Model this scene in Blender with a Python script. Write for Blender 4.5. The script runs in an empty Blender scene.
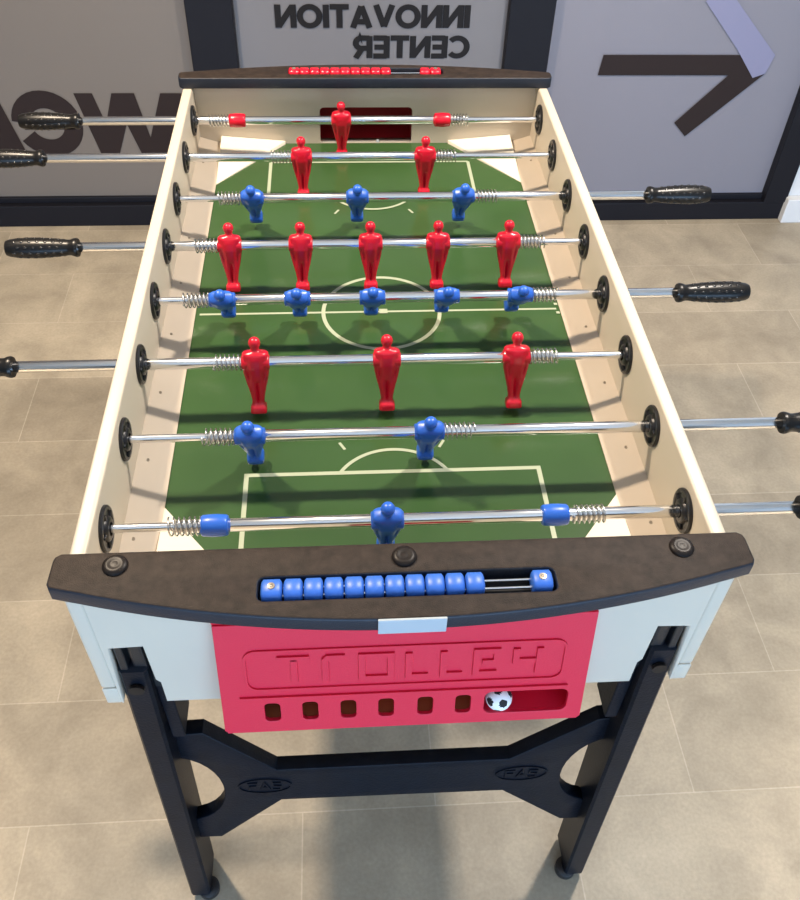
import bpy, bmesh, math, random
from mathutils import Vector, Matrix
random.seed(4)
ZR = 1.018            # rod height above the floor; table shapes are written relative to the rods
D = 0.15              # rod spacing
C = bpy.context.scene.collection
PI = math.pi

# ------------------------------------------------------------------ materials
def mat(name, col, rough=0.5, metal=0.0, noise=0.0, nscale=8.0, bump=0.0, bscale=200.0, coat=0.0, spec=0.5, emit=None, estr=0.0, detail=3):
    m = bpy.data.materials.new(name); m.use_nodes = True
    nt = m.node_tree; b = nt.nodes['Principled BSDF']
    b.inputs['Base Color'].default_value = (*col, 1); b.inputs['Roughness'].default_value = rough
    b.inputs['Metallic'].default_value = metal
    b.inputs['Specular IOR Level'].default_value = spec
    b.inputs['Coat Weight'].default_value = coat
    if emit:
        b.inputs['Emission Color'].default_value = (*emit, 1); b.inputs['Emission Strength'].default_value = estr
    if noise or bump:
        tc = nt.nodes.new('ShaderNodeTexCoord')
    if noise:
        n = nt.nodes.new('ShaderNodeTexNoise'); n.inputs['Scale'].default_value = nscale; n.inputs['Detail'].default_value = detail
        nt.links.new(tc.outputs['Object'], n.inputs['Vector'])
        r = nt.nodes.new('ShaderNodeMapRange')
        r.inputs['From Min'].default_value = 0.3; r.inputs['From Max'].default_value = 0.7
        r.inputs['To Min'].default_value = 1 - noise; r.inputs['To Max'].default_value = 1 + noise
        nt.links.new(n.outputs['Fac'], r.inputs['Value'])
        v = nt.nodes.new('ShaderNodeVectorMath'); v.operation = 'SCALE'; v.inputs[0].default_value = col
        nt.links.new(r.outputs['Result'], v.inputs['Scale']); nt.links.new(v.outputs['Vector'], b.inputs['Base Color'])
    if bump:
        n2 = nt.nodes.new('ShaderNodeTexNoise'); n2.inputs['Scale'].default_value = bscale; n2.inputs['Detail'].default_value = 2
        nt.links.new(tc.outputs['Object'], n2.inputs['Vector'])
        bp = nt.nodes.new('ShaderNodeBump'); bp.inputs['Strength'].default_value = bump; bp.inputs['Distance'].default_value = 0.001
        nt.links.new(n2.outputs['Fac'], bp.inputs['Height']); nt.links.new(bp.outputs['Normal'], b.inputs['Normal'])
    return m

M = dict(
    panel=mat('cream_laminate', (0.57, 0.505, 0.405), 0.42, noise=0.03, nscale=5),
    ledge=mat('cream_ledge', (0.56, 0.475, 0.375), 0.4, noise=0.05, nscale=6),
    corner=mat('cream_corner', (0.66, 0.60, 0.50), 0.4),
    green=mat('green_field', (0.034, 0.076, 0.024), 0.17, noise=0.12, nscale=4, spec=0.5),
    line=mat('field_line', (0.34, 0.38, 0.27), 0.3),
    board=mat('dark_board', (0.026, 0.018, 0.014), 0.55, bump=0.5, bscale=700, noise=0.35, nscale=90, spec=0.2),
    lip=mat('board_lip', (0.012, 0.016, 0.026), 0.45, bump=0.4, bscale=500, spec=0.35),
    black=mat('black_plastic', (0.012, 0.012, 0.014), 0.35, bump=0.25, bscale=500),
    legm=mat('black_leg_plastic', (0.005, 0.007, 0.012), 0.4, bump=0.4, bscale=260, noise=0.2, nscale=40, spec=0.12),
    grip=mat('black_grip', (0.007, 0.0065, 0.0065), 0.32, spec=0.3),
    stud=mat('grip_stud', (0.014, 0.013, 0.012), 0.22),
    chrome=mat('chrome', (0.88, 0.88, 0.89), 0.14, 1.0),
    spring=mat('spring_steel', (0.62, 0.63, 0.63), 0.25, 1.0),
    screw=mat('screw_metal', (0.35, 0.30, 0.24), 0.35, 0.8),
    bolt=mat('bolt_dark', (0.012, 0.009, 0.008), 0.4, 0.0, spec=0.22),
    red=mat('red_plastic', (0.58, 0.004, 0.022), 0.27, coat=0.15),
    blue=mat('blue_plastic', (0.018, 0.115, 0.56), 0.34, coat=0.1),
    bead=mat('blue_bead', (0.035, 0.14, 0.55), 0.4),
    redbox=mat('red_box_plastic', (0.68, 0.009, 0.042), 0.42, bump=0.3, bscale=420),
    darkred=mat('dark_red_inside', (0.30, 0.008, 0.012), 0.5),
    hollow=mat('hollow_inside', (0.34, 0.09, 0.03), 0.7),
    dark=mat('dark_inside', (0.01, 0.01, 0.011), 0.8),
    tag=mat('pale_tag', (0.40, 0.45, 0.48), 0.4),
    ballw=mat('ball_white', (0.85, 0.87, 0.88), 0.35),
    frame=mat('charcoal_frame', (0.010, 0.010, 0.014), 0.5, spec=0.2),
    decal=mat('dark_brown_decal', (0.026, 0.017, 0.016), 0.6, spec=0.2),
    decal2=mat('black_decal', (0.013, 0.012, 0.013), 0.6, spec=0.2),
    decal_reflect=mat('decal_painted_reflection', (0.24, 0.24, 0.36), 0.4),  # pale reflection on the dark arrow, painted as a colour
    wall=mat('white_wall', (0.72, 0.72, 0.71), 0.7, noise=0.02, nscale=2),
    ceil=mat('ceiling_paint', (0.75, 0.73, 0.70), 0.8),
    warmwall=mat('warm_wall', (0.55, 0.49, 0.42), 0.8),
)
def frosted(name, col, col2):
    m = mat(name, col, 0.32, spec=0.4); nt = m.node_tree; b = nt.nodes['Principled BSDF']
    tc = nt.nodes.new('ShaderNodeTexCoord'); n = nt.nodes.new('ShaderNodeTexNoise'); n.inputs['Scale'].default_value = 0.9; n.inputs['Detail'].default_value = 1
    nt.links.new(tc.outputs['Object'], n.inputs['Vector'])
    mx = nt.nodes.new('ShaderNodeMix'); mx.data_type = 'RGBA'
    mx.inputs[6].default_value = (*col, 1); mx.inputs[7].default_value = (*col2, 1)
    nt.links.new(n.outputs['Fac'], mx.inputs[0]); nt.links.new(mx.outputs[2], b.inputs['Base Color'])
    return m
M['glassL'] = frosted('frosted_glass_warm', (0.165, 0.143, 0.125), (0.19, 0.168, 0.15))  # pane tints carry the warm-to-cool change of light across the glass
M['glassC'] = frosted('frosted_glass_grey', (0.175, 0.172, 0.185), (0.20, 0.195, 0.205))
M['glassR'] = frosted('frosted_glass_daylit', (0.22, 0.215, 0.25), (0.245, 0.24, 0.28))  # bluish and brighter: reflected daylight put into the pane colour

def floor_mat():
    m = bpy.data.materials.new('stone_tiles'); m.use_nodes = True; nt = m.node_tree; b = nt.nodes['Principled BSDF']; L = nt.links.new
    tc = nt.nodes.new('ShaderNodeTexCoord'); mp = nt.nodes.new('ShaderNodeMapping')
    mp.inputs['Location'].default_value = (-0.66 + 0.2775 + 0.555 * 20, -0.057 + 0.277 * 20, 0)
    L(tc.outputs['Object'], mp.inputs['Vector'])
    br = nt.nodes.new('ShaderNodeTexBrick'); br.offset = 0.5; br.offset_frequency = 2
    br.inputs['Scale'].default_value = 1; br.inputs['Brick Width'].default_value = 0.555; br.inputs['Row Height'].default_value = 0.277
    br.inputs['Mortar Size'].default_value = 0.0016; br.inputs['Mortar Smooth'].default_value = 0.3; br.inputs['Bias'].default_value = 0
    br.inputs['Color1'].default_value = (0.360, 0.305, 0.226, 1); br.inputs['Color2'].default_value = (0.455, 0.388, 0.288, 1)
    br.inputs['Mortar'].default_value = (0.52, 0.45, 0.345, 1)
    L(mp.outputs['Vector'], br.inputs['Vector'])
    n = nt.nodes.new('ShaderNodeTexNoise'); n.inputs['Scale'].default_value = 5.5; n.inputs['Detail'].default_value = 7; n.inputs['Roughness'].default_value = 0.62
    n.inputs['Distortion'].default_value = 0.4
    L(tc.outputs['Object'], n.inputs['Vector'])
    n3 = nt.nodes.new('ShaderNodeTexNoise'); n3.inputs['Scale'].default_value = 130; n3.inputs['Detail'].default_value = 3
    L(tc.outputs['Object'], n3.inputs['Vector'])
    r = nt.nodes.new('ShaderNodeMapRange'); r.inputs['From Min'].default_value = .3; r.inputs['From Max'].default_value = .72
    r.inputs['To Min'].default_value = .75; r.inputs['To Max'].default_value = 1.20
    L(n.outputs['Fac'], r.inputs['Value'])
    r3 = nt.nodes.new('ShaderNodeMapRange'); r3.inputs['From Min'].default_value = .3; r3.inputs['From Max'].default_value = .7
    r3.inputs['To Min'].default_value = .93; r3.inputs['To Max'].default_value = 1.07
    L(n3.outputs['Fac'], r3.inputs['Value'])
    mu = nt.nodes.new('ShaderNodeMath'); mu.operation = 'MULTIPLY'; L(r.outputs[0], mu.inputs[0]); L(r3.outputs[0], mu.inputs[1])
    v = nt.nodes.new('ShaderNodeVectorMath'); v.operation = 'SCALE'; L(br.outputs['Color'], v.inputs[0]); L(mu.outputs[0], v.inputs['Scale'])
    L(v.outputs['Vector'], b.inputs['Base Color'])
    b.inputs['Roughness'].default_value = 0.5; b.inputs['Specular IOR Level'].default_value = 0.35
    bp = nt.nodes.new('ShaderNodeBump'); bp.inputs['Strength'].default_value = 0.15; bp.inputs['Distance'].default_value = 0.002
    L(n3.outputs['Fac'], bp.inputs['Height']); L(bp.outputs['Normal'], b.inputs['Normal'])
    return m
M['floor'] = floor_mat()

# ------------------------------------------------------------------ helpers
def obj(name, bm, m, parent=None, smooth=None, dz=0.0, origin=None):
    """link a bmesh as one mesh object; dz shifts the vertices, origin recentres them"""
    if dz: bmesh.ops.translate(bm, vec=(0, 0, dz), verts=bm.verts)
    if origin: bmesh.ops.translate(bm, vec=-Vector(origin), verts=bm.verts)
    me = bpy.data.meshes.new(name); bm.to_mesh(me); bm.free()
    for x in (m if isinstance(m, (list, tuple)) else [m]): me.materials.append(x)
    o = bpy.data.objects.new(name, me); C.objects.link(o)
    if smooth is not None:
        me.polygons.foreach_set('use_smooth', [True] * len(me.polygons))
        if smooth < 179:
            me.set_sharp_from_angle(angle=math.radians(smooth))
    if parent: o.parent = parent
    if origin: o.location = origin
    return o
def empty(name, loc, label=None, cat=None, group=None):
    o = bpy.data.objects.new(name, None); C.objects.link(o); o.location = loc; o.empty_display_size = 0.05
    if label: o['label'] = label
    if cat: o['category'] = cat
    if group: o['group'] = group
    return o
def tag(o, label, cat, group=None):
    o['label'] = label; o['category'] = cat
    if group: o['group'] = group
    return o
def struct(o): o['kind'] = 'structure'; return o
def NB(): return bmesh.new()
def box(bm, x0, x1, y0, y1, z0, z1, bev=0.0, seg=2, mi=0):
    vs = [bm.verts.new((x, y, z)) for x in (x0, x1) for y in (y0, y1) for z in (z0, z1)]
    F = [(0, 1, 3, 2), (4, 6, 7, 5), (0, 4, 5, 1), (2, 3, 7, 6), (0, 2, 6, 4), (1, 5, 7, 3)]
    fs = [bm.faces.new([vs[i] for i in f]) for f in F]
    for f in fs: f.material_index = mi
    bmesh.ops.recalc_face_normals(bm, faces=fs)
    if bev:
        es = list({e for f in fs for e in f.edges})
        r = bmesh.ops.bevel(bm, geom=es, offset=bev, segments=seg, affect='EDGES', profile=0.5)
        for f in r['faces']: f.material_index = mi
def ring_loft(bm, rings, cap=True, mi=0):
    R = [[bm.verts.new(p) for p in r] for r in rings]; n = len(R[0]); fs = []
    for a, b in zip(R[:-1], R[1:]):
        for i in range(n):
            j = (i + 1) % n; fs.append(bm.faces.new((a[i], a[j], b[j], b[i])))
    if cap:
        fs.append(bm.faces.new(list(reversed(R[0])))); fs.append(bm.faces.new(R[-1]))
    for f in fs: f.material_index = mi
    bmesh.ops.recalc_face_normals(bm, faces=fs)
    return fs
AX = {'x': (1, 2, 0), 'y': (0, 2, 1), 'z': (0, 1, 2)}
def lathe(bm, prof, c=(0, 0, 0), axis='x', n=24, cap=True, mi=0):
    """prof: list of (t along axis, radius)"""
    i, j, k = AX[axis]; rings = []
    for t, r in prof:
        ring = []
        for a in range(n):
            p = [0, 0, 0]; p[i] = r * math.cos(2 * PI * a / n); p[j] = r * math.sin(2 * PI * a / n); p[k] = t
            ring.append((p[0] + c[0], p[1] + c[1], p[2] + c[2]))
        rings.append(ring)
    ring_loft(bm, rings, cap, mi)
def tube(bm, pts, r, n=8, mi=0, cap=True):
    rings = []; up = None
    for q, p in enumerate(pts):
        p = Vector(p); a = Vector(pts[max(q - 1, 0)]); b = Vector(pts[min(q + 1, len(pts) - 1)])
        d = (b - a).normalized()
        if up is None: up = Vector((0, 0, 1)) if abs(d.z) < .9 else Vector((1, 0, 0))
        s = d.cross(up).normalized(); up = s.cross(d).normalized()
        rings.append([tuple(p + r * (math.cos(2 * PI * k / n) * s + math.sin(2 * PI * k / n) * up)) for k in range(n)])
    ring_loft(bm, rings, cap, mi)
def prism(bm, pts, y0, y1, plane='xz', bev=0.0, mi=0):
    def P(a, b, t): return {'xz': (a, t, b), 'xy': (a, b, t), 'yz': (t, a, b)}[plane]
    A = [bm.verts.new(P(a, b, y0)) for a, b in pts]; B = [bm.verts.new(P(a, b, y1)) for a, b in pts]
    n = len(pts); fs = [bm.faces.new(A), bm.faces.new(list(reversed(B)))]
    for i in range(n): fs.append(bm.faces.new((A[i], B[i], B[(i + 1) % n], A[(i + 1) % n])))
    for f in fs: f.material_index = mi
    bmesh.ops.recalc_face_normals(bm, faces=fs)
    if bev:
        es = [e for e in {e for f in fs[:2] for e in f.edges}]
        bmesh.ops.bevel(bm, geom=es, offset=bev, segments=2, affect='EDGES', profile=.5)
def rrect(cx, cz, w, h, r, n=5):
    P = []
    for (sx, sz, a0) in ((1, 1, 0), (-1, 1, 90), (-1, -1, 180), (1, -1, 270)):
        for k in range(n + 1):
            a = math.radians(a0 + 90 * k / n)
            P.append((cx + sx * (w / 2 - r) + r * math.cos(a), cz + sz * (h / 2 - r) + r * math.sin(a)))
    return P
def plate(outer, holes, half, bevel=0.0):
    """flat plate with holes as a bmesh in local XY, thickness 2*half along Z"""
    cu = bpy.data.curves.new('c', 'CURVE'); cu.dimensions = '2D'; cu.fill_mode = 'BOTH'; cu.extrude = half - bevel
    cu.bevel_depth = bevel; cu.bevel_resolution = 2; cu.offset = -bevel
    for pts in [outer] + holes:
        s = cu.splines.new('POLY'); s.points.add(len(pts) - 1); s.use_cyclic_u = True
        for p, q in zip(s.points, pts): p.co = (q[0], q[1], 0, 1)
    o = bpy.data.objects.new('c', cu); C.objects.link(o)
    dg = bpy.context.evaluated_depsgraph_get(); me = bpy.data.meshes.new_from_object(o.evaluated_get(dg))
    bm = bmesh.new(); bm.from_mesh(me); bmesh.ops.remove_doubles(bm, verts=bm.verts, dist=1e-6)
    bpy.data.objects.remove(o); bpy.data.curves.remove(cu); bpy.data.meshes.remove(me)
    return bm
def merge(bm, other):
    me = bpy.data.meshes.new('t'); other.to_mesh(me); other.free(); bm.from_mesh(me); bpy.data.meshes.remove(me)

# ------------------------------------------------------------------ letters drawn with broad strokes in a unit cell (height 1)
def arc(cx, cy, rx, ry, a0, a1, n=14):
    return [(cx + rx * math.cos(math.radians(a0 + (a1 - a0) * k / n)), cy + ry * math.sin(math.radians(a0 + (a1 - a0) * k / n))) for k in range(n + 1)]
T = 0.235
def glyph(ch):
    """-> (width, [strokes]) ; stroke = list of centre points"""
    if ch == 'I': return .2, [[(.1, 0), (.1, 1)]]
    if ch == 'N': return .78, [[(.1, 0), (.1, 1)], [(.68, 0), (.68, 1)], [(.12, .93), (.66, .07)]]
    if ch == 'O': return .94, [arc(.47, .5, .37, .41, 0, 360, 28)]
    if ch == 'V': return .80, [[(.09, 1), (.40, .06)], [(.71, 1), (.40, .06)]]
    if ch == 'A': return .84, [[(.10, 0), (.42, .94)], [(.74, 0), (.42, .94)], [(.22, .27), (.62, .27)]]
    if ch == 'T': return .72, [[(0, .91), (.72, .91)], [(.36, 0), (.36, .9)]]
    if ch == 'C': return .82, [arc(.47, .5, .37, .41, 42, 318, 22)]
    if ch == 'E': return .62, [[(.1, 0), (.1, 1)], [(.1, .09), (.62, .09)], [(.1, .5), (.58, .5)], [(.1, .91), (.62, .91)]]
    if ch == 'R': return .74, [[(.1, 0), (.1, 1)], [(.1, .91), (.42, .91)] + arc(.42, .68, .21, .23, 90, -90, 10) + [(.1, .45)], [(.38, .45), (.64, 0)]]
    return .4, []
def stroke(bm, pts, w, X, flat=True, mi=0, h=0.0):
    """mitred flat ribbon (or raised bar) of width w along pts; X maps (u,v,height)->3D"""
    if 'FK' in globals(): FK[0] += 1
    n = len(pts); L = []; closed = n > 3 and math.dist(pts[0], pts[-1]) < 1e-6
    def un_(a, b):
        dx, dy = b[0] - a[0], b[1] - a[1]; l = math.hypot(dx, dy) or 1; return (-dy / l, dx / l)
    for i in range(n):
        i0 = i - 1 if i > 0 else (n - 2 if closed else None); i1 = i + 1 if i < n - 1 else (1 if closed else None)
        na = un_(pts[i0], pts[i]) if i0 is not None else None; nb_ = un_(pts[i], pts[i1]) if i1 is not None else None
        na = na or nb_; nb_ = nb_ or na
        mx, my = na[0] + nb_[0], na[1] + nb_[1]; l = math.hypot(mx, my) or 1; mx, my = mx / l, my / l
        k = 1 / max(.4, mx * na[0] + my * na[1])
        L.append((mx * w / 2 * k, my * w / 2 * k))
    if h == 0:
        A = [bm.verts.new(X(p[0] + q[0], p[1] + q[1], 0)) for p, q in zip(pts, L)]
        B = [bm.verts.new(X(p[0] - q[0], p[1] - q[1], 0)) for p, q in zip(pts, L)]
        for i in range(n - 1):
            f = bm.faces.new((A[i], A[i + 1], B[i + 1], B[i])); f.material_index = mi
    else:
        rings = []
        for p, q in zip(pts, L):
            rings.append([X(p[0] + q[0], p[1] + q[1], -.001), X(p[0] + q[0] * .8, p[1] + q[1] * .8, h), X(p[0] - q[0] * .8, p[1] - q[1] * .8, h), X(p[0] - q[0], p[1] - q[1], -.001)])
        ring_loft(bm, rings, True, mi)

# ------------------------------------------------------------------ ROOM
YW = 2.34
bm = NB(); box(bm, -4.5, 4.5, -4.2, YW + 0.1, -0.05, 0)
fl = struct(obj('floor', bm, M['floor']))
bm = NB(); box(bm, -4.5, 4.5, -4.2, YW + 0.1, 2.75, 2.85)
struct(obj('ceiling', bm, M['ceil']))
bm = NB(); box(bm, -4.6, -4.5, -4.2, YW + 0.1, 0, 2.75); struct(obj('wall_left', bm, M['warmwall']))
bm = NB(); box(bm, 4.5, 4.6, -4.2, YW + 0.1, 0, 2.75); struct(obj('wall_right', bm, M['wall']))
bm = NB(); box(bm, 1.676, 4.5, YW - .03, YW + 0.1, 0, 2.75); struct(obj('wall_back', bm, M['wall']))
bm = NB(); box(bm, 1.668, 4.5, YW - .065, YW - .031, 0, 0.10, 0.003); struct(obj('baseboard_back', bm, M['wall']))

def zr(z): return z + ZR
def face_front(bm):
    """all decal faces look into the room; each one a hair nearer so overlaps never flicker"""
    bm.normal_update()
    for k, f in enumerate(bm.faces):
        if f.normal.y > 0: f.normal_flip()
def window(n, x0, x1, stile_l, stile_r, rail, gm, label):
    w = bpy.data.objects.new('window_%d' % n, None); C.objects.link(w); w.location = ((x0 + x1) / 2, YW, 0); struct(w); w['label'] = label
    off = -Vector(w.location)
    def part(name, bm, m, **k):
        bmesh.ops.translate(bm, vec=off, verts=bm.verts); return obj(name, bm, m, w, **k)
    bm = NB(); box(bm, x0, x1, YW - .035, YW + .05, 0.0, rail, 0.003); part('bottom_rail', bm, M['frame'])
    bm = NB(); box(bm, x0 + .002, x1 - .002, YW - .012, YW + .04, rail, rail + .022, 0.003); part('glazing_bead', bm, M['frame'])
    if stile_l: bm = NB(); box(bm, x0, x0 + stile_l, YW - .04, YW + .05, rail, 2.75, 0.003); part('stile', bm, M['frame'])
    if stile_r: bm = NB(); box(bm, x1 - stile_r, x1, YW - .04, YW + .05, rail, 2.75, 0.003); part('stile', bm, M['frame'])
    bm = NB(); box(bm, x0 + stile_l, x1 - stile_r, YW, YW + .012, rail, 2.75); part('glass_pane', bm, gm)
    return w, part
w1, p1 = window(1, -4.5, -0.385, 0, .15, .085, M['glassL'], 'frosted glass panel on the left with large dark mirrored letters')
w2, p2 = window(2, -0.385, 0.655, 0, .15, .085, M['glassC'], 'frosted glass panel in the middle with two lines of mirrored lettering')
w3, p3 = window(3, 0.655, 1.674, 0, .09, .075, M['glassR'], 'frosted glass panel on the right with a large dark arrow')
def yl(k): return YW - .002 - .0004 * k
def text_line(bm, s, x_start, z_base, h, width_total, mirror=True, k=0):
    tot = sum(glyph(c)[0] for c in s) + .05 * (len(s) - 1); sx = width_total / tot; x = 0
    for c in s:
        w, st = glyph(c)
        for t in st:
            x_ = x
            k += 1
            def X(u, v, q, k=k): return (x_start - (x_ + u) * sx, YW - .002 - .00012 * k, zr(z_base + v * h))
            # ribbon width in cell units; keep visually even
            stroke(bm, t, T, X)
        x += w + .05
    face_front(bm)
bm = NB(); text_line(bm, 'INNOVATION', .382, -.305, .072, .636)
text_line(bm, 'CENTER', .388, -.403, .072, .391); p2('mirrored_lettering', bm, M['decal2'])
# big mirrored "We" and the neighbouring letter
bm = NB()
def XB(u, v, q): return (u, yl(0), zr(v))
zt, zb = -.523, -.742
PK = [0]
def para(xa0, xa1, xb0, xb1):           # slanted bar, top xa0..xa1, bottom xb0..xb1
    PK[0] += 1
    bm.faces.new([bm.verts.new((x, yl(PK[0]), zr(z))) for x, z in ((xa0, zt), (xa1, zt), (xb1, zb), (xb0, zb))])
para(-.955, -.893, -.908, -.842); para(-.828, -.752, -.908, -.842); para(-.828, -.752, -.765, -.712); para(-.664, -.590, -.765 + .02, -.640)
para(-1.33, -1.215, -1.27, -1.165); para(-1.33, -1.27, -1.46, -1.38)
stroke(bm, arc(-1.068, -.632, .088, .088, 176, -150, 30), .062, XB)
stroke(bm, [(-1.150, -.634), (-.98, -.634)], .036, XB)
face_front(bm)
p1('mirrored_lettering', bm, M['decal'])
bm = NB()
def XA(u, v, q): return (u, yl(0), zr(v))
for poly in ([(.852, -.391), (1.36, -.391), (1.36, -.461), (.845, -.461)],
             [(1.345, -.391), (1.44, -.391), (1.44, -.455), (1.213, -.686), (1.160, -.634), (1.31, -.461)]):
    PK[0] += 1; bm.faces.new([bm.verts.new((a, yl(PK[0]), zr(b))) for a, b in poly])
face_front(bm); p3('arrow_decal', bm, M['decal'])
bm = NB()
bm.faces.new([bm.verts.new((a, yl(9), zr(b))) for a, b in [(1.160, -.216), (1.213, -.164), (1.455, -.391), (1.44, -.455), (1.40, -.470), (1.315, -.372)]])
face_front(bm)
p3('arrow_decal', bm, M['decal_reflect'])  # upper arrow arm, dark decal with its reflection painted over

# ------------------------------------------------------------------ TABLE
tb = empty('foosball_table', (0, 0.525, 0), 'cream football table with green field, black end boards, black legs and a red ball tray', 'football table')
TO = Vector((0, -0.525, ZR))
def tpart(name, bm, m, parent=None, smooth=None, org=None):
    """part given in rod coordinates; origin relative to the table empty (or to a parent part that sits at the empty)"""
    bmesh.ops.translate(bm, vec=TO, verts=bm.verts)
    return obj(name, bm, m, parent or tb, smooth=smooth)
WI, WO = .3535, .3725
Y0, Y1, YE0, YE1 = -.120, 1.150, -.100, 1.120      # outer ends, inner faces of the end walls
ZT, ZBOT = .043, -.20
for s in (-1, 1):
    bm = NB(); a, b = sorted((s * WI, s * WO)); box(bm, a, b, Y0, Y1, -.163, ZT, .004, 3); tpart('side_panel', bm, M['panel'], smooth=40)
    bm = NB(); box(bm, a, b, Y0, Y1, ZBOT, -.1645, .002, 2); tpart('bottom_rail', bm, M['panel'], smooth=40)
# playfield with its markings in the same mesh
zf = -.085
bm = NB(); box(bm, -.35, .35, YE0 + .001, YE1 - .001, zf - .012, zf)
fx = .003
FK = [0]
def XF(u, v, q): return (u + fx, v, zf + .0003 + .00006 * FK[0])
m_ = 3.5 * D; xb, yb, yg = .206, .368, .510; lw = .0065
for pts in ([(-.305, m_), (.300, m_)],):
    stroke(bm, pts, lw * .7, XF, mi=1)
stroke(bm, arc(0, m_, .0985, .0985, 0, 360, 64), lw, XF, mi=1)
for s in (-1, 1):
    stroke(bm, [(-xb - lw / 2, m_ + s * yb), (xb + lw / 2, m_ + s * yb)], lw, XF, mi=1)
    for sx in (-1, 1): stroke(bm, [(sx * xb, m_ + s * yb), (sx * xb, m_ + s * yg)], lw, XF, mi=1)
    stroke(bm, [(-xb, m_ + s * yg), (xb, m_ + s * yg)], lw * .8, XF, mi=1)
    # arc of the penalty area
    cy = m_ + s * (yb + .045); a0 = math.degrees(math.asin(.045 / .088)) 
    if s > 0: A = arc(0, cy, .088, .088, 180 + a0, 360 - a0, 24)
    else: A = arc(0, cy, .088, .088, a0, 180 - a0, 24)
    stroke(bm, A, lw * .8, XF, mi=1)
    for sx in (-1, 1):
        stroke(bm, [(sx * .068, cy - s * .090), (sx * .076, cy - s * .104)], .004, XF, mi=1)
stroke(bm, [(-.004, m_), (.010, m_)], .012, XF, mi=1)
for k in (-1, 1): stroke(bm, [(.298, m_ + k * .012), (.304, m_ + k * .012)], .006, XF, mi=1)
tpart('playfield', bm, [M['green'], M['line']])
# ledges along the sides and raised corners
for s in (-1, 1):
    bm = NB(); g = .309
    prism(bm, [(s * g, zf + .0015), (s * WI, zf + .016), (s * WI, zf - .004), (s * g, zf - .004)], YE0 + .001, YE1 - .001, 'xz', mi=0)
    tpart('side_ledge', bm, M['ledge'])
    for y in [.042 + .1395 * k for k in range(8)]:
        bm = NB(); lathe(bm, [(0, .0036), (.0012, .0034), (.0016, .002)], (s * .341, y, zf + .0105), 'z', 10)
        tpart('ledge_screw', bm, M['screw'], smooth=60)
    for e in (-1, 1):
        bm = NB(); yc = m_ + e * .4227; ye_ = YE1 - .001 if e > 0 else YE0 + .001
        slope = (.136 / .109) if e > 0 else (.136 / .109)
        xe = .309 - abs(ye_ - yc) / slope
        P3 = [(s * .309, yc, zf + .001), (s * .309, ye_, zf + .018), (s * max(xe, .175), ye_, zf + .006)]
        if xe < .175: P3.append((s * .175, yc + e * (.309 - .175) * slope, zf + .001))
        top = [bm.verts.new(p) for p in P3]; bot = [bm.verts.new((p[0], p[1], zf - .003)) for p in P3]
        bm.faces.new(top); bm.faces.new(list(reversed(bot))); n = len(P3)
        for i in range(n): bm.faces.new((top[i], bot[i], bot[(i + 1) % n], top[(i + 1) % n]))
        bmesh.ops.recalc_face_normals(bm, faces=bm.faces); tpart('corner_ramp', bm, M['corner'])
# end walls
def end_wall(y0, y1, goal_x0, goal_x1, notch):
    gz1 = -.006; out = [(-WI, ZT), (-WI, ZBOT)]
    if notch:
        out = [(-WI, ZT), (-WI, -.200), (-.352, -.200), (-.346, -.072), (-.305, -.070), (-.303, -.146), (-.298, -.153), (-.298, -.200),
               (.298, -.200), (.298, -.153), (.303, -.146), (.305, -.070), (.346, -.072), (.352, -.200), (WI, -.200), (WI, ZT)]
    else:
        out = [(-WI, ZT), (-WI, ZBOT), (WI, ZBOT), (WI, ZT)]
    r = .010; hole = [(goal_x0, zf + .0005), (goal_x1, zf + .0005)] + arc(goal_x1 - r, gz1 - r, r, r, 0, 90, 6) + arc(goal_x0 + r, gz1 - r, r, r, 90, 180, 6)
    bm = plate(out, [hole], (y1 - y0) / 2)
    bmesh.ops.rotate(bm, cent=(0, 0, 0), matrix=Matrix.Rotation(PI / 2, 3, 'X'), verts=bm.verts)
    bmesh.ops.translate(bm, vec=(0, (y0 + y1) / 2, 0), verts=bm.verts)
    bmesh.ops.recalc_face_normals(bm, faces=bm.faces); return bm
tpart('end_panel', end_wall(Y0, YE0, -.10, .097, True), M['panel'])
tpart('end_panel', end_wall(YE1, Y1 - .008, -.100, .096, False), M['panel'])
# goal pocket behind the far opening (dark red box) and near one
def pocket(ya, yb_, m):
    bm = NB(); t = .004; x0, x1, z0, z1 = -.100, .096, zf, -.006
    y0, y1 = sorted((ya, yb_)); back = yb_
    box(bm, x0 - t, x1 + t, y0, y1, z0 - t, z0); box(bm, x0 - t, x1 + t, y0, y1, z1, z1 + t)
    box(bm, x0 - t, x0, y0, y1, z0, z1); box(bm, x1, x1 + t, y0, y1, z0, z1)
    b0, b1 = sorted((back, back + (t if back > ya else -t))); box(bm, x0 - t, x1 + t, b0, b1, z0 - t, z1 + t)
    return bm
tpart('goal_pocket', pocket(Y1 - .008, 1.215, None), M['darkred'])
for x in (-.063, .023):
    bm = NB(); lathe(bm, [(0, .004), (.004, .003), (.005, .001)], (x, 1.125, zf + .0005), 'z', 10)
    tpart('goal_peg', bm, M['tag'])
# cabinet underside
bm = NB(); box(bm, -WI + .0005, WI - .0005, YE0 + .001, YE1 - .001, -.165, -.155); tpart('cabinet_bottom', bm, M['panel'])
# notch backing pockets for the legs
for s in (-1, 1):
    bm = NB(); a, b = sorted((s * .289, s * .3525)); box(bm, a, b, YE0 + .0005, YE0 + .012, -.199, -.068); tpart('leg_socket', bm, M['dark'])
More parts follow.
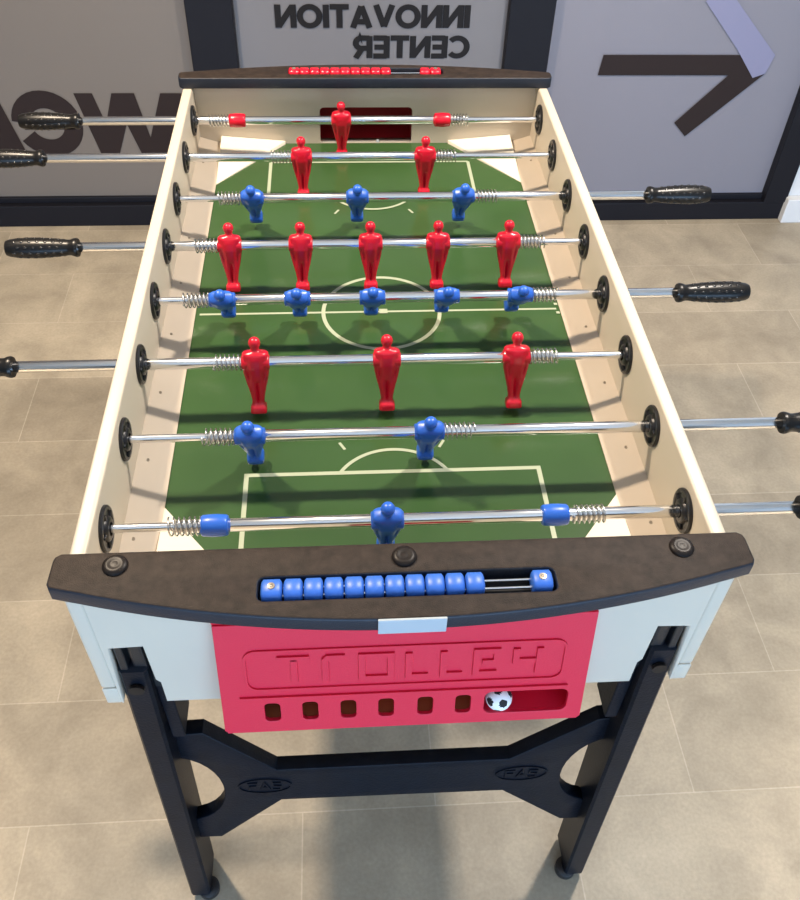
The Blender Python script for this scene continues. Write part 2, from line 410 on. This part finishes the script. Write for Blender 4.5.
# end boards with counter slot
def end_board(yin, yend, ymid, slot_y, s):
    xe = .380; pts = []
    n = 30
    # inner straight edge, rounded outer corners, bowed outer edge
    pts += [(-xe + .008, yin), (xe - .008, yin)]
    pts += [(xe - .002, yin + s * .004), (xe - .0005, yin + s * .010)]
    pts += [(xe, yend - s * .006), (xe - .003, yend)]
    for k in range(1, n):
        t = 1 - 2 * k / n; x = t * (xe - .005)
        pts.append((x, yend + (ymid - yend) * (1 - abs(t) ** 2.0)))
    pts += [(-xe + .003, yend), (-xe, yend - s * .006), (-xe + .0005, yin + s * .010), (-xe + .002, yin + s * .004)]
    hole = rrect(-.002, slot_y, .316, .029, .007)
    return plate(pts, [hole], .011, .003)
zb_c = .054
nb = end_board(-.085, -.130, -.184, -.1405, -1); bmesh.ops.translate(nb, vec=(0, 0, zb_c), verts=nb.verts)
def lipped(bm):
    bm.normal_update()
    for f in bm.faces: f.material_index = 1 if abs(f.normal.z) < .75 or f.normal.z < 0 else 0
    return bm
nboard = tpart('end_board', lipped(nb), [M['board'], M['lip']], smooth=35)
fb = end_board(1.098, 1.128, 1.166, 1.133, 1); bmesh.ops.translate(fb, vec=(0, 0, zb_c), verts=fb.verts)
fboard = tpart('end_board', lipped(fb), [M['board'], M['lip']], smooth=35)
def counter(yc, m, xs, ends, board_y):
    bm = NB(); box(bm, -.166, .162, yc - .019, yc + .019, .0435, .046)
    sc = tpart('score_counter', bm, M['dark'])
    for dy in (-.005, .005):
        bm = NB(); lathe(bm, [(-.157, .0016), (.153, .0016)], (0, yc + dy, .058), 'x', 8); tpart('counter_rod', bm, M['chrome'], sc, smooth=50)
    def bead(x, w, nm):
        bm = NB(); sec = []
        prof = [(-w / 2, .0), (-w / 2 + .0008, .82), (-w / 2 + .0028, 1.0), (w / 2 - .0028, 1.0), (w / 2 - .0008, .82), (w / 2, 0)]
        rings = []
        for t, k in prof:
            k = max(k, .6); ring = []
            for a in range(20):
                th = 2 * PI * a / 20; c, s_ = math.cos(th), math.sin(th)
                ry, rz = .0125, .0115
                ring.append((x + t, yc + math.copysign(abs(c) ** .7, c) * ry * k, .0585 + math.copysign(abs(s_) ** .7, s_) * rz * k))
            rings.append(ring)
        ring_loft(bm, rings)
        return tpart(nm, bm, m, sc, smooth=50)
    for x in xs: bead(x, .0203, 'counter_bead')
    for x in ends:
        e = bead(x, .0225, 'counter_end_block')
        bm = NB(); lathe(bm, [(0, .0042), (.0012, .0040), (.0014, .0018), (.0008, .0012)], (x, yc, .0695), 'z', 14)
        tpart('end_screw', bm, M['screw'], sc, smooth=50)
    return sc
counter(-.1405, M['bead'], [-.1232 + .02135 * k for k in range(10)], (-.1457, .141), 0)
counter(1.133, M['red'], [-.1275 + .0208 * k for k in range(9)] + [.1195], (-.1485, .141), 1)
for bd, yy in ((nboard, -.105),):
    for x in (-.312, -.004, .303):
        bm = NB(); lathe(bm, [(0, .0125), (.0015, .0138), (.003, .0132), (.0045, .0100), (.0050, .0075), (.0040, .0055), (.0045, .003)], (x, yy + (.001 if x < -.1 else 0), .0645), 'z', 24)
        tpart('board_bolt', bm, M['bolt'], smooth=50)
# pale tag on the front lip
bm = NB(); box(bm, -.036, .035, -.1865, -.1835, .042, .0665, .0008); tg = tpart('edge_tag', bm, M['tag']); 

# red ball tray, sloped front face plate
A0 = Vector((0, -.130, -.015)); B0 = Vector((0, -.165, -.200)); sl = (B0 - A0).normalized(); nrm = Vector((1, 0, 0)).cross(sl).normalized()
if nrm.y > 0: nrm = -nrm
def XR(u, v, h): p = A0 + sl * v + nrm * h; return (u, p.y, p.z)
holes = [rrect(x, .1522, .019, .033, .006) for x in (-.161, -.1154, -.0691, -.0231, .0249, .0715)] + [rrect(.1497, .1520, .104, .040, .010)]
LB = .188
outer = [(-.2185, .0), (.2195, .0), (.2215, LB - .004), (.218, LB), (-.217, LB), (-.2215, LB - .004)]
pb = plate(outer, holes, .003, .0008)
for v in pb.verts: v.co = Vector(XR(v.co.x, v.co.y, v.co.z))
bmesh.ops.recalc_face_normals(pb, faces=pb.faces)
tray = tpart('ball_tray', pb, M['redbox'])
# body behind the face: sides, top lip, bottom, trough floor
bm = NB()
for s in (-1, 1):
    x = s * .2185; a, b = sorted((x, x - s * .004))
    prism(bm, [(-.1325, -.015), (-.1675, -.199), (-.108, -.199), (-.108, -.015)], a, b, 'yz')
prism(bm, [(-.139, .0055), (-.129, -.018), (-.1205, -.018), (-.1205, .0055)], -.2185, .2185, 'yz')
prism(bm, [(-.1655, -.1985), (-.108, -.1985), (-.108, -.2025), (-.1665, -.2025)], -.2185, .2185, 'yz')
tpart('tray_body', bm, M['redbox'], tray)
bm = NB()
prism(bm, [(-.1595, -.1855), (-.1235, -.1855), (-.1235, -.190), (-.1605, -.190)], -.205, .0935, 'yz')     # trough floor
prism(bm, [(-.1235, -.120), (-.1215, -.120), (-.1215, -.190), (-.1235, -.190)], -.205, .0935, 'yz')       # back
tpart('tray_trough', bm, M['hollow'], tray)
bm = NB()
prism(bm, [(-.1595, -.1855), (-.1235, -.1855), (-.1235, -.190), (-.1605, -.190)], .0938, .212, 'yz')
prism(bm, [(-.1235, -.120), (-.1215, -.120), (-.1215, -.190), (-.1235, -.190)], .0938, .212, 'yz')
tpart('tray_trough', bm, M['redbox'], tray)
for x in (-.138, -.0922, -.046, .0009, .048, .0915):
    bm = NB(); box(bm, x - .003, x + .003, -.150, -.1225, -.186, -.135)
    tpart('trough_divider', bm, M['redbox'], tray)
# raised name panel and letters
bm = NB()
fr = rrect(.0005, .0755, .376, .066, .014, 6); fr.append(fr[0])
# frame as raised rim (open towards the top like the moulding)
stroke(bm, fr, .0035, XR, h=.0052)
for v in bm.verts: pass
tpart('raised_frame', bm, M['redbox'], tray)
bm = NB(); stroke(bm, [(-.198, .1235), (.198, .1235)], .0045, XR, h=.0058); tpart('raised_ridge', bm, M['redbox'], tray)
hb = .0058; lwid = .0095
zt_, zm_, zl_ = .056, .075, .094
letters = [
    [[(-.1500, zt_), (-.1130, zt_)], [(-.1310, zt_), (-.1310, zl_ + .002)]],
    [[(-.0945, zl_ + .002), (-.0945, zt_ + .004), (-.091, zt_), (-.0715, zt_)]],
    [[(-.052, zt_), (-.018, zt_), (-.018, zl_), (-.052, zl_), (-.052, zt_)]],
    [[(.0030, zt_ - .002), (.0030, zl_), (.0260, zl_)]],
    [[(.0440, zt_ - .002), (.0440, zl_), (.0670, zl_)]],
    [[(.108, zl_), (.083, zl_), (.083, zt_), (.107, zt_), (.107, zm_), (.090, zm_)]],
    [[(.1300, zt_ - .002), (.1300, zm_), (.1535, zm_)], [(.158, zt_ - .002), (.158, zl_ + .004)]],
]
for k, L_ in enumerate(letters):
    bm = NB()
    for st in L_: stroke(bm, st, lwid, XR, h=hb)
    tpart('raised_letter', bm, M['redbox'], tray)

# legs
def leg(s, y0, y1, front):
    bm = NB(); d = 1 if front else -1
    ztop = -.128; zbot = -.998
    def sec(z):
        t = (ztop - z) / (ztop - zbot); xo = s * (.3465 + .0365 * t); xi = s * (.3120 + .0340 * t)
        ya = y0 + .018 * t if front else y0 + .008 * t
        return xo, xi, ya, ya + (y1 - y0)
    zs = [zbot, -.8, -.6, -.4, -.25, ztop - .004, ztop]; y1 += .010 * (1 if front else -0)
    rings = []
    for z in zs:
        xo, xi, ya, yb_ = sec(z); b = .004
        if z == ztop: ya += .006; yb_ -= .006
        P = [(xo, ya + b), (xo - s * b, ya), (xi + s * b, ya), (xi, ya + b), (xi, yb_ - b), (xi + s * b, yb_), (xo - s * b, yb_), (xo, yb_ - b)]
        rings.append([(p[0], p[1], z) for p in P])
    ring_loft(bm, rings)
    L = tpart('leg', bm, M['legm'], smooth=40)
    xo, xi, ya, yb_ = sec(zbot); cx, cy = (xo + xi) / 2 - s * .013, (ya + yb_) / 2 - (.024 if front else 0)
    bm = NB(); lathe(bm, [(-ZR, .017), (-ZR + .003, .0205), (-ZR + .017, .0205), (-ZR + .020, .017), (-ZR + .021, .009), (zbot + .002, .009)], (cx, cy, 0), 'z', 24)
    tpart('adjustable_foot', bm, M['black'], L, smooth=40)
    # inner rib block of the leg near the top
    bm = NB(); a, b = sorted((s * .2985, s * .3165)); box(bm, a, b, y0 + .020 if front else y0 + .006, y1 - .006, -.345, -.160, .002); tpart('leg_bracket', bm, M['legm'], L)
    if front:
        bm = NB(); lathe(bm, [(0, .0095), (.004, .0095), (.0055, .0075), (.0055, .003), (.004, .0028)], (s * .3300, y0 - .0056, -.168), 'y', 20)
        bmesh.ops.scale(bm, vec=(1, 1, 1), verts=bm.verts); tpart('leg_bolt', bm, M['bolt'], L, smooth=40)
        bm = NB(); a, b = sorted((s * .3435, s * .3335)); box(bm, a, b, y0 + .003, y0 + .020, -.150, -.076, .002); a, b = sorted((s * .3290, s * .3110)); box(bm, a, b, y0 + .006, y0 + .020, -.140, -.078, .004); tpart('leg_clamp', bm, M['black'], L)
    return L
for s in (-1, 1):
    leg(s, -.1175, -.048, True); leg(s, 1.060, 1.125, False)
# cross brace between the front legs: wishbone ends, and its twin at the far end
def brace(yc):
    top = [(-.335, -.388), (-.283, -.385), (-.185, -.520), (.184, -.521), (.290, -.415), (.307, -.398), (.335, -.395)]
    bot = [(.362, -.780), (.306, -.778), (.185, -.640), (-.185, -.633), (-.300, -.778), (-.350, -.776)]
    rb = [(.350, -.706), (.337, -.702)] + [(.345 - .068 * math.cos(math.radians(a)), -.578 + .118 * math.sin(math.radians(a))) for a in range(-78, 80, 12)] + [(.334, -.454), (.334, -.448)]
    lb = [(-.334, -.446), (-.334, -.452)] + [(-.341 + .067 * math.cos(math.radians(a)), -.578 + .118 * math.sin(math.radians(a))) for a in range(78, -80, -12)] + [(-.337, -.700), (-.350, -.704)]
    out = top + list(reversed(rb)) + bot + list(reversed(lb))
    bm = plate(out, [], .012, .002)
    bmesh.ops.rotate(bm, cent=(0, 0, 0), matrix=Matrix.Rotation(PI / 2, 3, 'X'), verts=bm.verts)
    bmesh.ops.translate(bm, vec=(0, yc, 0), verts=bm.verts); bmesh.ops.recalc_face_normals(bm, faces=bm.faces)
    return tpart('cross_brace', bm, M['legm'], smooth=35)
br = brace(-.062); brace(1.095)
for cx in (-.208, .210):
    bm = NB(); yf = -.0738
    def XE(u, v, h): return (cx + u, yf - h, -.574 + v)
    e = arc(0, 0, .042, .025, 0, 360, 32); stroke(bm, e, .0032, XE, h=.0022)
    F_ = [[(-.021, -.010), (-.021, .010), (-.009, .010)], [(-.021, .001), (-.011, .001)]]
    A_ = [[(-.006, -.010), (.000, .010), (.006, -.010)], [(-.004, -.003), (.004, -.003)]]
    S_ = [[(.021, .009), (.011, .009), (.010, .001), (.020, -.001), (.020, -.010), (.009, -.010)]]
    for g_ in F_ + A_ + S_:
        stroke(bm, [(a * 1.25, b * 1.25) for a, b in g_], .003, XE, h=.0022)
    tpart('embossed_emblem', bm, M['legm'], br)
# rod bearings on both sides
def bearing(s, y):
    bm = NB()
    prof = [(0, .0290), (.003, .0290), (.0045, .0275), (.0045, .0235), (.003, .022), (.003, .0165), (.006, .0150), (.0075, .0125), (.0075, .0088)]
    for sgn, base in ((-1, WI), (1, WO)):
        pr = [(s * (base + sgn * t), r) for t, r in prof]
        lathe(bm, pr, (0, y, 0), 'x', 32, cap=False)
    lathe(bm, [(s * (WI - .0075), .0088), (s * (WO + .0075), .0088)], (0, y, 0), 'x', 24, cap=False)
    for k in range(5):   # raised spokes of the flange
        a = 2 * PI * k / 5 + .3
        c_, s_ = math.cos(a), math.sin(a)
        for sgn, base in ((-1, WI),):
            x = s * (base + sgn * .0038)
            tube(bm, [(x, y + c_ * .0145, s_ * .0145), (x, y + c_ * .0235, s_ * .0235)], .0022, 6)
    return tpart('rod_bearing', bm, M['black'], smooth=40)
for i in range(8):
    for s in (-1, 1): bearing(s, i * D)

# ------------------------------------------------------------------ FIGURES
def interp(tab, z):
    for a, b in zip(tab[:-1], tab[1:]):
        if a[0] >= z >= b[0]:
            t = (a[0] - z) / (a[0] - b[0]) if a[0] != b[0] else 0
            t = t * t * (3 - 2 * t) * .5 + t * .5
            return [p + (q - p) * t for p, q in zip(a, b)]
    return list(tab[-1])
#        z      hw      hd      yoff  power pinch armgroove
TAB = [(.0385, .0010, .0010, .000, 2.0, 0, 0), (.0375, .0044, .0044, .000, 2.0, 0, 0), (.0350, .0072, .0074, .000, 2.0, 0, 0), (.0305, .0088, .0090, .000, 2.0, 0, 0),
       (.0260, .0080, .0082, .000, 2.0, 0, 0), (.0225, .0060, .0066, .000, 2.0, 0, 0), (.0195, .0062, .0068, .000, 2.0, 0, 0), (.0178, .0090, .0078, .000, 2.1, 0, 0),
       (.0165, .0160, .0092, .000, 2.6, 0, 0), (.0140, .0188, .0112, .000, 2.9, 0, .0), (.0060, .0196, .0128, .000, 2.6, 0, .10), (-.0060, .0196, .0132, .000, 2.6, 0, .16),
       (-.0150, .0186, .0116, .000, 2.5, .0, .32), (-.0240, .0168, .0102, .000, 2.5, .10, .30), (-.0310, .0152, .0098, .000, 2.4, .45, .15), (-.0400, .0128, .0092, .000, 2.4, .62, .03),
       (-.0500, .0106, .0082, .000, 2.4, .66, 0), (-.0590, .0091, .0075, .000, 2.4, .60, 0), (-.0640, .0092, .0078, .000, 2.6, .25, 0), (-.0665, .0108, .0100, .000, 3.5, .10, 0),
       (-.0690, .0116, .0112, .000, 5, .0, 0), (-.0770, .0120, .0116, .000, 5, .0, 0), (-.0780, .0112, .0108, .000, 5, .0, 0)]
def figure_bm():
    bm = NB(); rings = []; n = 40
    zs = []
    for a, b in zip(TAB[:-1], TAB[1:]):
        k = max(1, int((a[0] - b[0]) / .0025)); zs += [a[0] + (b[0] - a[0]) * i / k for i in range(k)]
    zs.append(TAB[-1][0])
    for z in zs:
        _, hw, hd, yo, pw, pinch, arm = interp(TAB, z); ring = []
        for a in range(n):
            th = 2 * PI * a / n; c, s = math.cos(th), math.sin(th)
            x = math.copysign(abs(c) ** (2 / pw), c) * hw; y = math.copysign(abs(s) ** (2 / pw), s) * hd
            q = x / max(hw, 1e-5)
            y *= 1 - pinch * math.exp(-(q / .22) ** 2)
            y *= 1 - arm * (math.exp(-((abs(q) - .62) / .10) ** 2))
            ring.append((x, y + yo, z))
        rings.append(ring)
    ring_loft(bm, rings)
    # small collar where the rod passes, on both sides
    lathe(bm, [(-.0200, .0098), (-.0190, .0112), (.0190, .0112), (.0200, .0098)], (0, 0, 0), 'x', 20)
    return bm
def mesh_of(bm, name, m, smooth=45):
    me = bpy.data.meshes.new(name); bm.to_mesh(me); bm.free(); me.materials.append(m)
    me.polygons.foreach_set('use_smooth', [True] * len(me.polygons)); me.set_sharp_from_angle(angle=math.radians(smooth)); return me
fig = {'red': mesh_of(figure_bm(), 'player_figure', M['red'], 60), 'blue': mesh_of(figure_bm(), 'player_figure_blue', M['blue'], 60)}
def bumper_bm():
    bm = NB(); lathe(bm, [(-.0165, .0100), (-.0160, .0118), (-.0140, .0130), (-.004, .0138), (.004, .0138), (.0140, .0130), (.0160, .0118), (.0165, .0100)], (0, 0, 0), 'x', 24); return bm
bump = {'red': mesh_of(bumper_bm(), 'rod_stopper', M['red']), 'blue': mesh_of(bumper_bm(), 'rod_stopper_blue', M['blue'])}
def spring_bm():
    bm = NB(); N = 6.5; L = .041; K = 130
    pts = [(-L / 2 + L * k / K, .0112 * math.cos(2 * PI * N * k / K), .0112 * math.sin(2 * PI * N * k / K)) for k in range(K + 1)]
    tube(bm, pts, .0011, 6); return bm
spring_me = mesh_of(spring_bm(), 'coil_spring', M['spring'], 180)
def grip_profile():
    return [(0, .0105), (.001, .0146), (.004, .0156), (.008, .0150), (.013, .0130), (.018, .0128), (.030, .0142), (.045, .0156), (.065, .0168), (.085, .0168), (.100, .0158), (.112, .0140), (.117, .0120), (.118, .006)]
def grip_bm():
    bm = NB(); lathe(bm, grip_profile(), (0, 0, 0), 'x', 28); return bm
def stud_bm():
    bm = NB()
    def rad(t):
        P = grip_profile()
        for a, b in zip(P[:-1], P[1:]):
            if a[0] <= t <= b[0]: return a[1] + (b[1] - a[1]) * (t - a[0]) / (b[0] - a[0])
        return .01
    for row in range(10):
        th = 2 * PI * row / 10 + PI / 2 - .35
        for k in range(7 if row % 2 == 0 else 6):
            t = .026 + .0125 * k + (0 if row % 2 == 0 else .006); r = rad(t) + .0002
            c = Vector((t, r * math.cos(th), r * math.sin(th)))
            n_ = Vector((0, math.cos(th), math.sin(th))); u = Vector((1, 0, 0)); w = n_.cross(u)
            rings = []
            for h, q in ((-.0008, .0029), (.0002, .0027), (.0006, .0015)):
                rings.append([tuple(c + n_ * h + (u * math.cos(2 * PI * a / 8) * 1.1 + w * math.sin(2 * PI * a / 8) * .75) * q) for a in range(8)])
            ring_loft(bm, rings)
    return bm
grip_me = mesh_of(grip_bm(), 'handle_grip', M['grip'], 50); stud_me = mesh_of(stud_bm(), 'grip_studs', M['stud'], 60)

def child(name, me, parent, loc=(0, 0, 0), rot=(0, 0, 0), scale=(1, 1, 1)):
    o = bpy.data.objects.new(name, me); C.objects.link(o); o.parent = parent; o.location = loc; o.rotation_euler = rot; o.scale = scale; return o
R0, R1 = .0082, .0056
# (colour, figure xs, tilt deg [feet away from camera positive], springs (left,right centre), stoppers, handle side, handle start x, label)
RODS = [
    ('blue', [-.016], 14, (-.258, .233), (-.2235, .1905), 1, .500, 'chrome rod nearest the front board with one blue goalkeeper and two blue stoppers'),
    ('blue', [-.190, .048], 24, (-.231, .0885), (), 1, .532, 'chrome rod with two blue players, second from the front board'),
    ('red', [-.190, -.001, .189], -18, (-.2295, .229), (), -1, .529, 'chrome rod with three red players, third from the front board'),
    ('blue', [-.249, -.133, -.016, .101, .218], 41, (-.2900, .2575), (), 1, .471, 'chrome rod with five blue players leaning back along the halfway line'),
    ('red', [-.248, -.130, -.013, .101, .221], -14, (-.2865, .2615), (), -1, .494, 'chrome rod with five red players just beyond the halfway line'),
    ('blue', [-.219, -.031, .161], 33, (-.2575, .203), (), 1, .501, 'chrome rod with three blue players, third from the far end board'),
    ('red', [-.133, .104], -5, (-.172, .1445), (), -1, .614, 'chrome rod with two red players, second from the far end board'),
    ('red', [-.055], 3, (-.302, .1855), (-.264, .151), -1, .576, 'chrome rod nearest the far end wall with one red goalkeeper in front of the goal'),
]
for i, (col, xs, tilt, spr, stops, hs, hx, lab) in enumerate(RODS):
    root = empty('player_rod', (0, i * D, ZR), lab, 'football table rod')
    thin_out = -hs * (WO - .002); spx = spr[0] if hs > 0 else spr[1]
    if hs > 0: thick0, thick1 = spx - .012, hx + .03
    else: thick0, thick1 = -(hx + .03), spx + .012
    bm = NB(); lathe(bm, [(thick0, R0 - .0008), (thick0 + .0008, R0), (thick1 - .0008, R0), (thick1, R0 - .0008)], (0, 0, 0), 'x', 24); obj('rod_tube', bm, M['chrome'], root, smooth=50)
    a, b = (thin_out, thick0 + .004) if hs > 0 else (thick1 - .004, thin_out)
    bm = NB(); lathe(bm, [(a, R1), (b, R1)], (0, 0, 0), 'x', 20); obj('inner_rod', bm, M['chrome'], root, smooth=50)
    for k, x in enumerate(xs):
        wob = random.uniform(-1.5, 1.5)
        child('player_figure', fig[col], root, (x, 0, 0), (math.radians(tilt + wob), 0, 0))
    for x in stops: child('rod_stopper', bump[col], root, (x, 0, 0))
    for x in spr: child('coil_spring', spring_me, root, (x, 0, 0), (random.uniform(0, 6), 0, 0))
    g = child('handle_grip', grip_me, root, (hs * hx, 0, 0), (0, 0, 0) if hs > 0 else (0, 0, PI))
    child('grip_studs', stud_me, g)

# ------------------------------------------------------------------ BALL
def ball():
    bm = NB(); r = .0165; bmesh.ops.create_icosphere(bm, subdivisions=4, radius=r)
    dirs = []; ph = (1 + 5 ** .5) / 2
    for a in (-1, 1):
        for b in (-ph, ph): dirs += [Vector((0, a, b)).normalized(), Vector((a, b, 0)).normalized(), Vector((b, 0, a)).normalized()]
    rot = Matrix.Rotation(.5, 3, 'X') @ Matrix.Rotation(.35, 3, 'Z')
    dirs = [rot @ d for d in dirs]
    for f in bm.faces:
        c = f.calc_center_median().normalized()
        f.material_index = 1 if max(c.dot(d) for d in dirs) > math.cos(.33) else 0
    return bm
tag(obj('foosball', ball(), [M['ballw'], M['dark']], smooth=180, origin=(0, 0, 0)), 'small white and black football lying in the long slot of the red ball tray', 'ball')
b = bpy.data.objects['foosball']; b.location = (.1175, -.1530, ZR - .1665)

# ------------------------------------------------------------------ LIGHT
def area(name, loc, target, size, power, col, size_y=None, spread=None):
    l = bpy.data.lights.new(name, 'AREA'); l.energy = power; l.color = col; l.size = size
    if size_y: l.shape = 'RECTANGLE'; l.size_y = size_y
    if spread: l.spread = math.radians(spread)
    o = bpy.data.objects.new(name, l); C.objects.link(o); o.location = loc
    o.rotation_euler = (Vector(target) - Vector(loc)).to_track_quat('-Z', 'Y').to_euler(); return o
WARM = (1.0, .84, .66)
area('ceiling_lamp_light', (-.90, .78, 2.60), (-.90, .78, 0), .12, 62, (1, .82, .62))
area('ceiling_lamp_light', (.90, .78, 2.60), (.90, .78, 0), .12, 54, (1, .90, .79))
area('floor_fill_light', (-1.75, -.55, 2.65), (-1.65, -.50, 0), .3, 13, (1, .82, .62), spread=46)  # added fill, no real fixture: brightens the near floor on the left
area('floor_fill_light', (1.75, -.55, 2.65), (1.65, -.50, 0), .3, 13, (1, .88, .75), spread=46)  # matching added fill for the near floor on the right
area('ceiling_fill_light', (0, .2, 2.1), (0, .2, 3), 3.6, 6, (1, .95, .90), 2.6)  # added uplight, brightens the ceiling so the chrome reflects it
area('window_daylight', (0.4, -4.0, .75), (0.1, 0, .9), 5.0, 250, (.42, .66, 1.0), 1.1)
w = bpy.data.worlds.new('world'); bpy.context.scene.world = w; w.use_nodes = True
bg = w.node_tree.nodes['Background']; bg.inputs['Color'].default_value = (.72, .84, 1, 1); bg.inputs['Strength'].default_value = .12

# ------------------------------------------------------------------ CAMERA
cam = bpy.data.cameras.new('camera'); co = bpy.data.objects.new('camera', cam); C.objects.link(co); bpy.context.scene.camera = co
rx, roll, rz = 0.765938395, 0.0381097968, -0.0894257815
Rm = Matrix.Rotation(rz, 4, 'Z') @ Matrix.Rotation(rx, 4, 'X') @ Matrix.Rotation(roll, 4, 'Z')
co.matrix_world = Matrix.Translation((-.065025491, -.683778585, .836389674 + ZR)) @ Rm
cam.sensor_fit = 'HORIZONTAL'; cam.sensor_width = 36; cam.lens = 885.722964 / 800 * 36; cam.clip_start = .02
sc = bpy.context.scene
sc.view_settings.view_transform = 'Standard'; sc.view_settings.look = 'None'; sc.view_settings.exposure = 0.0
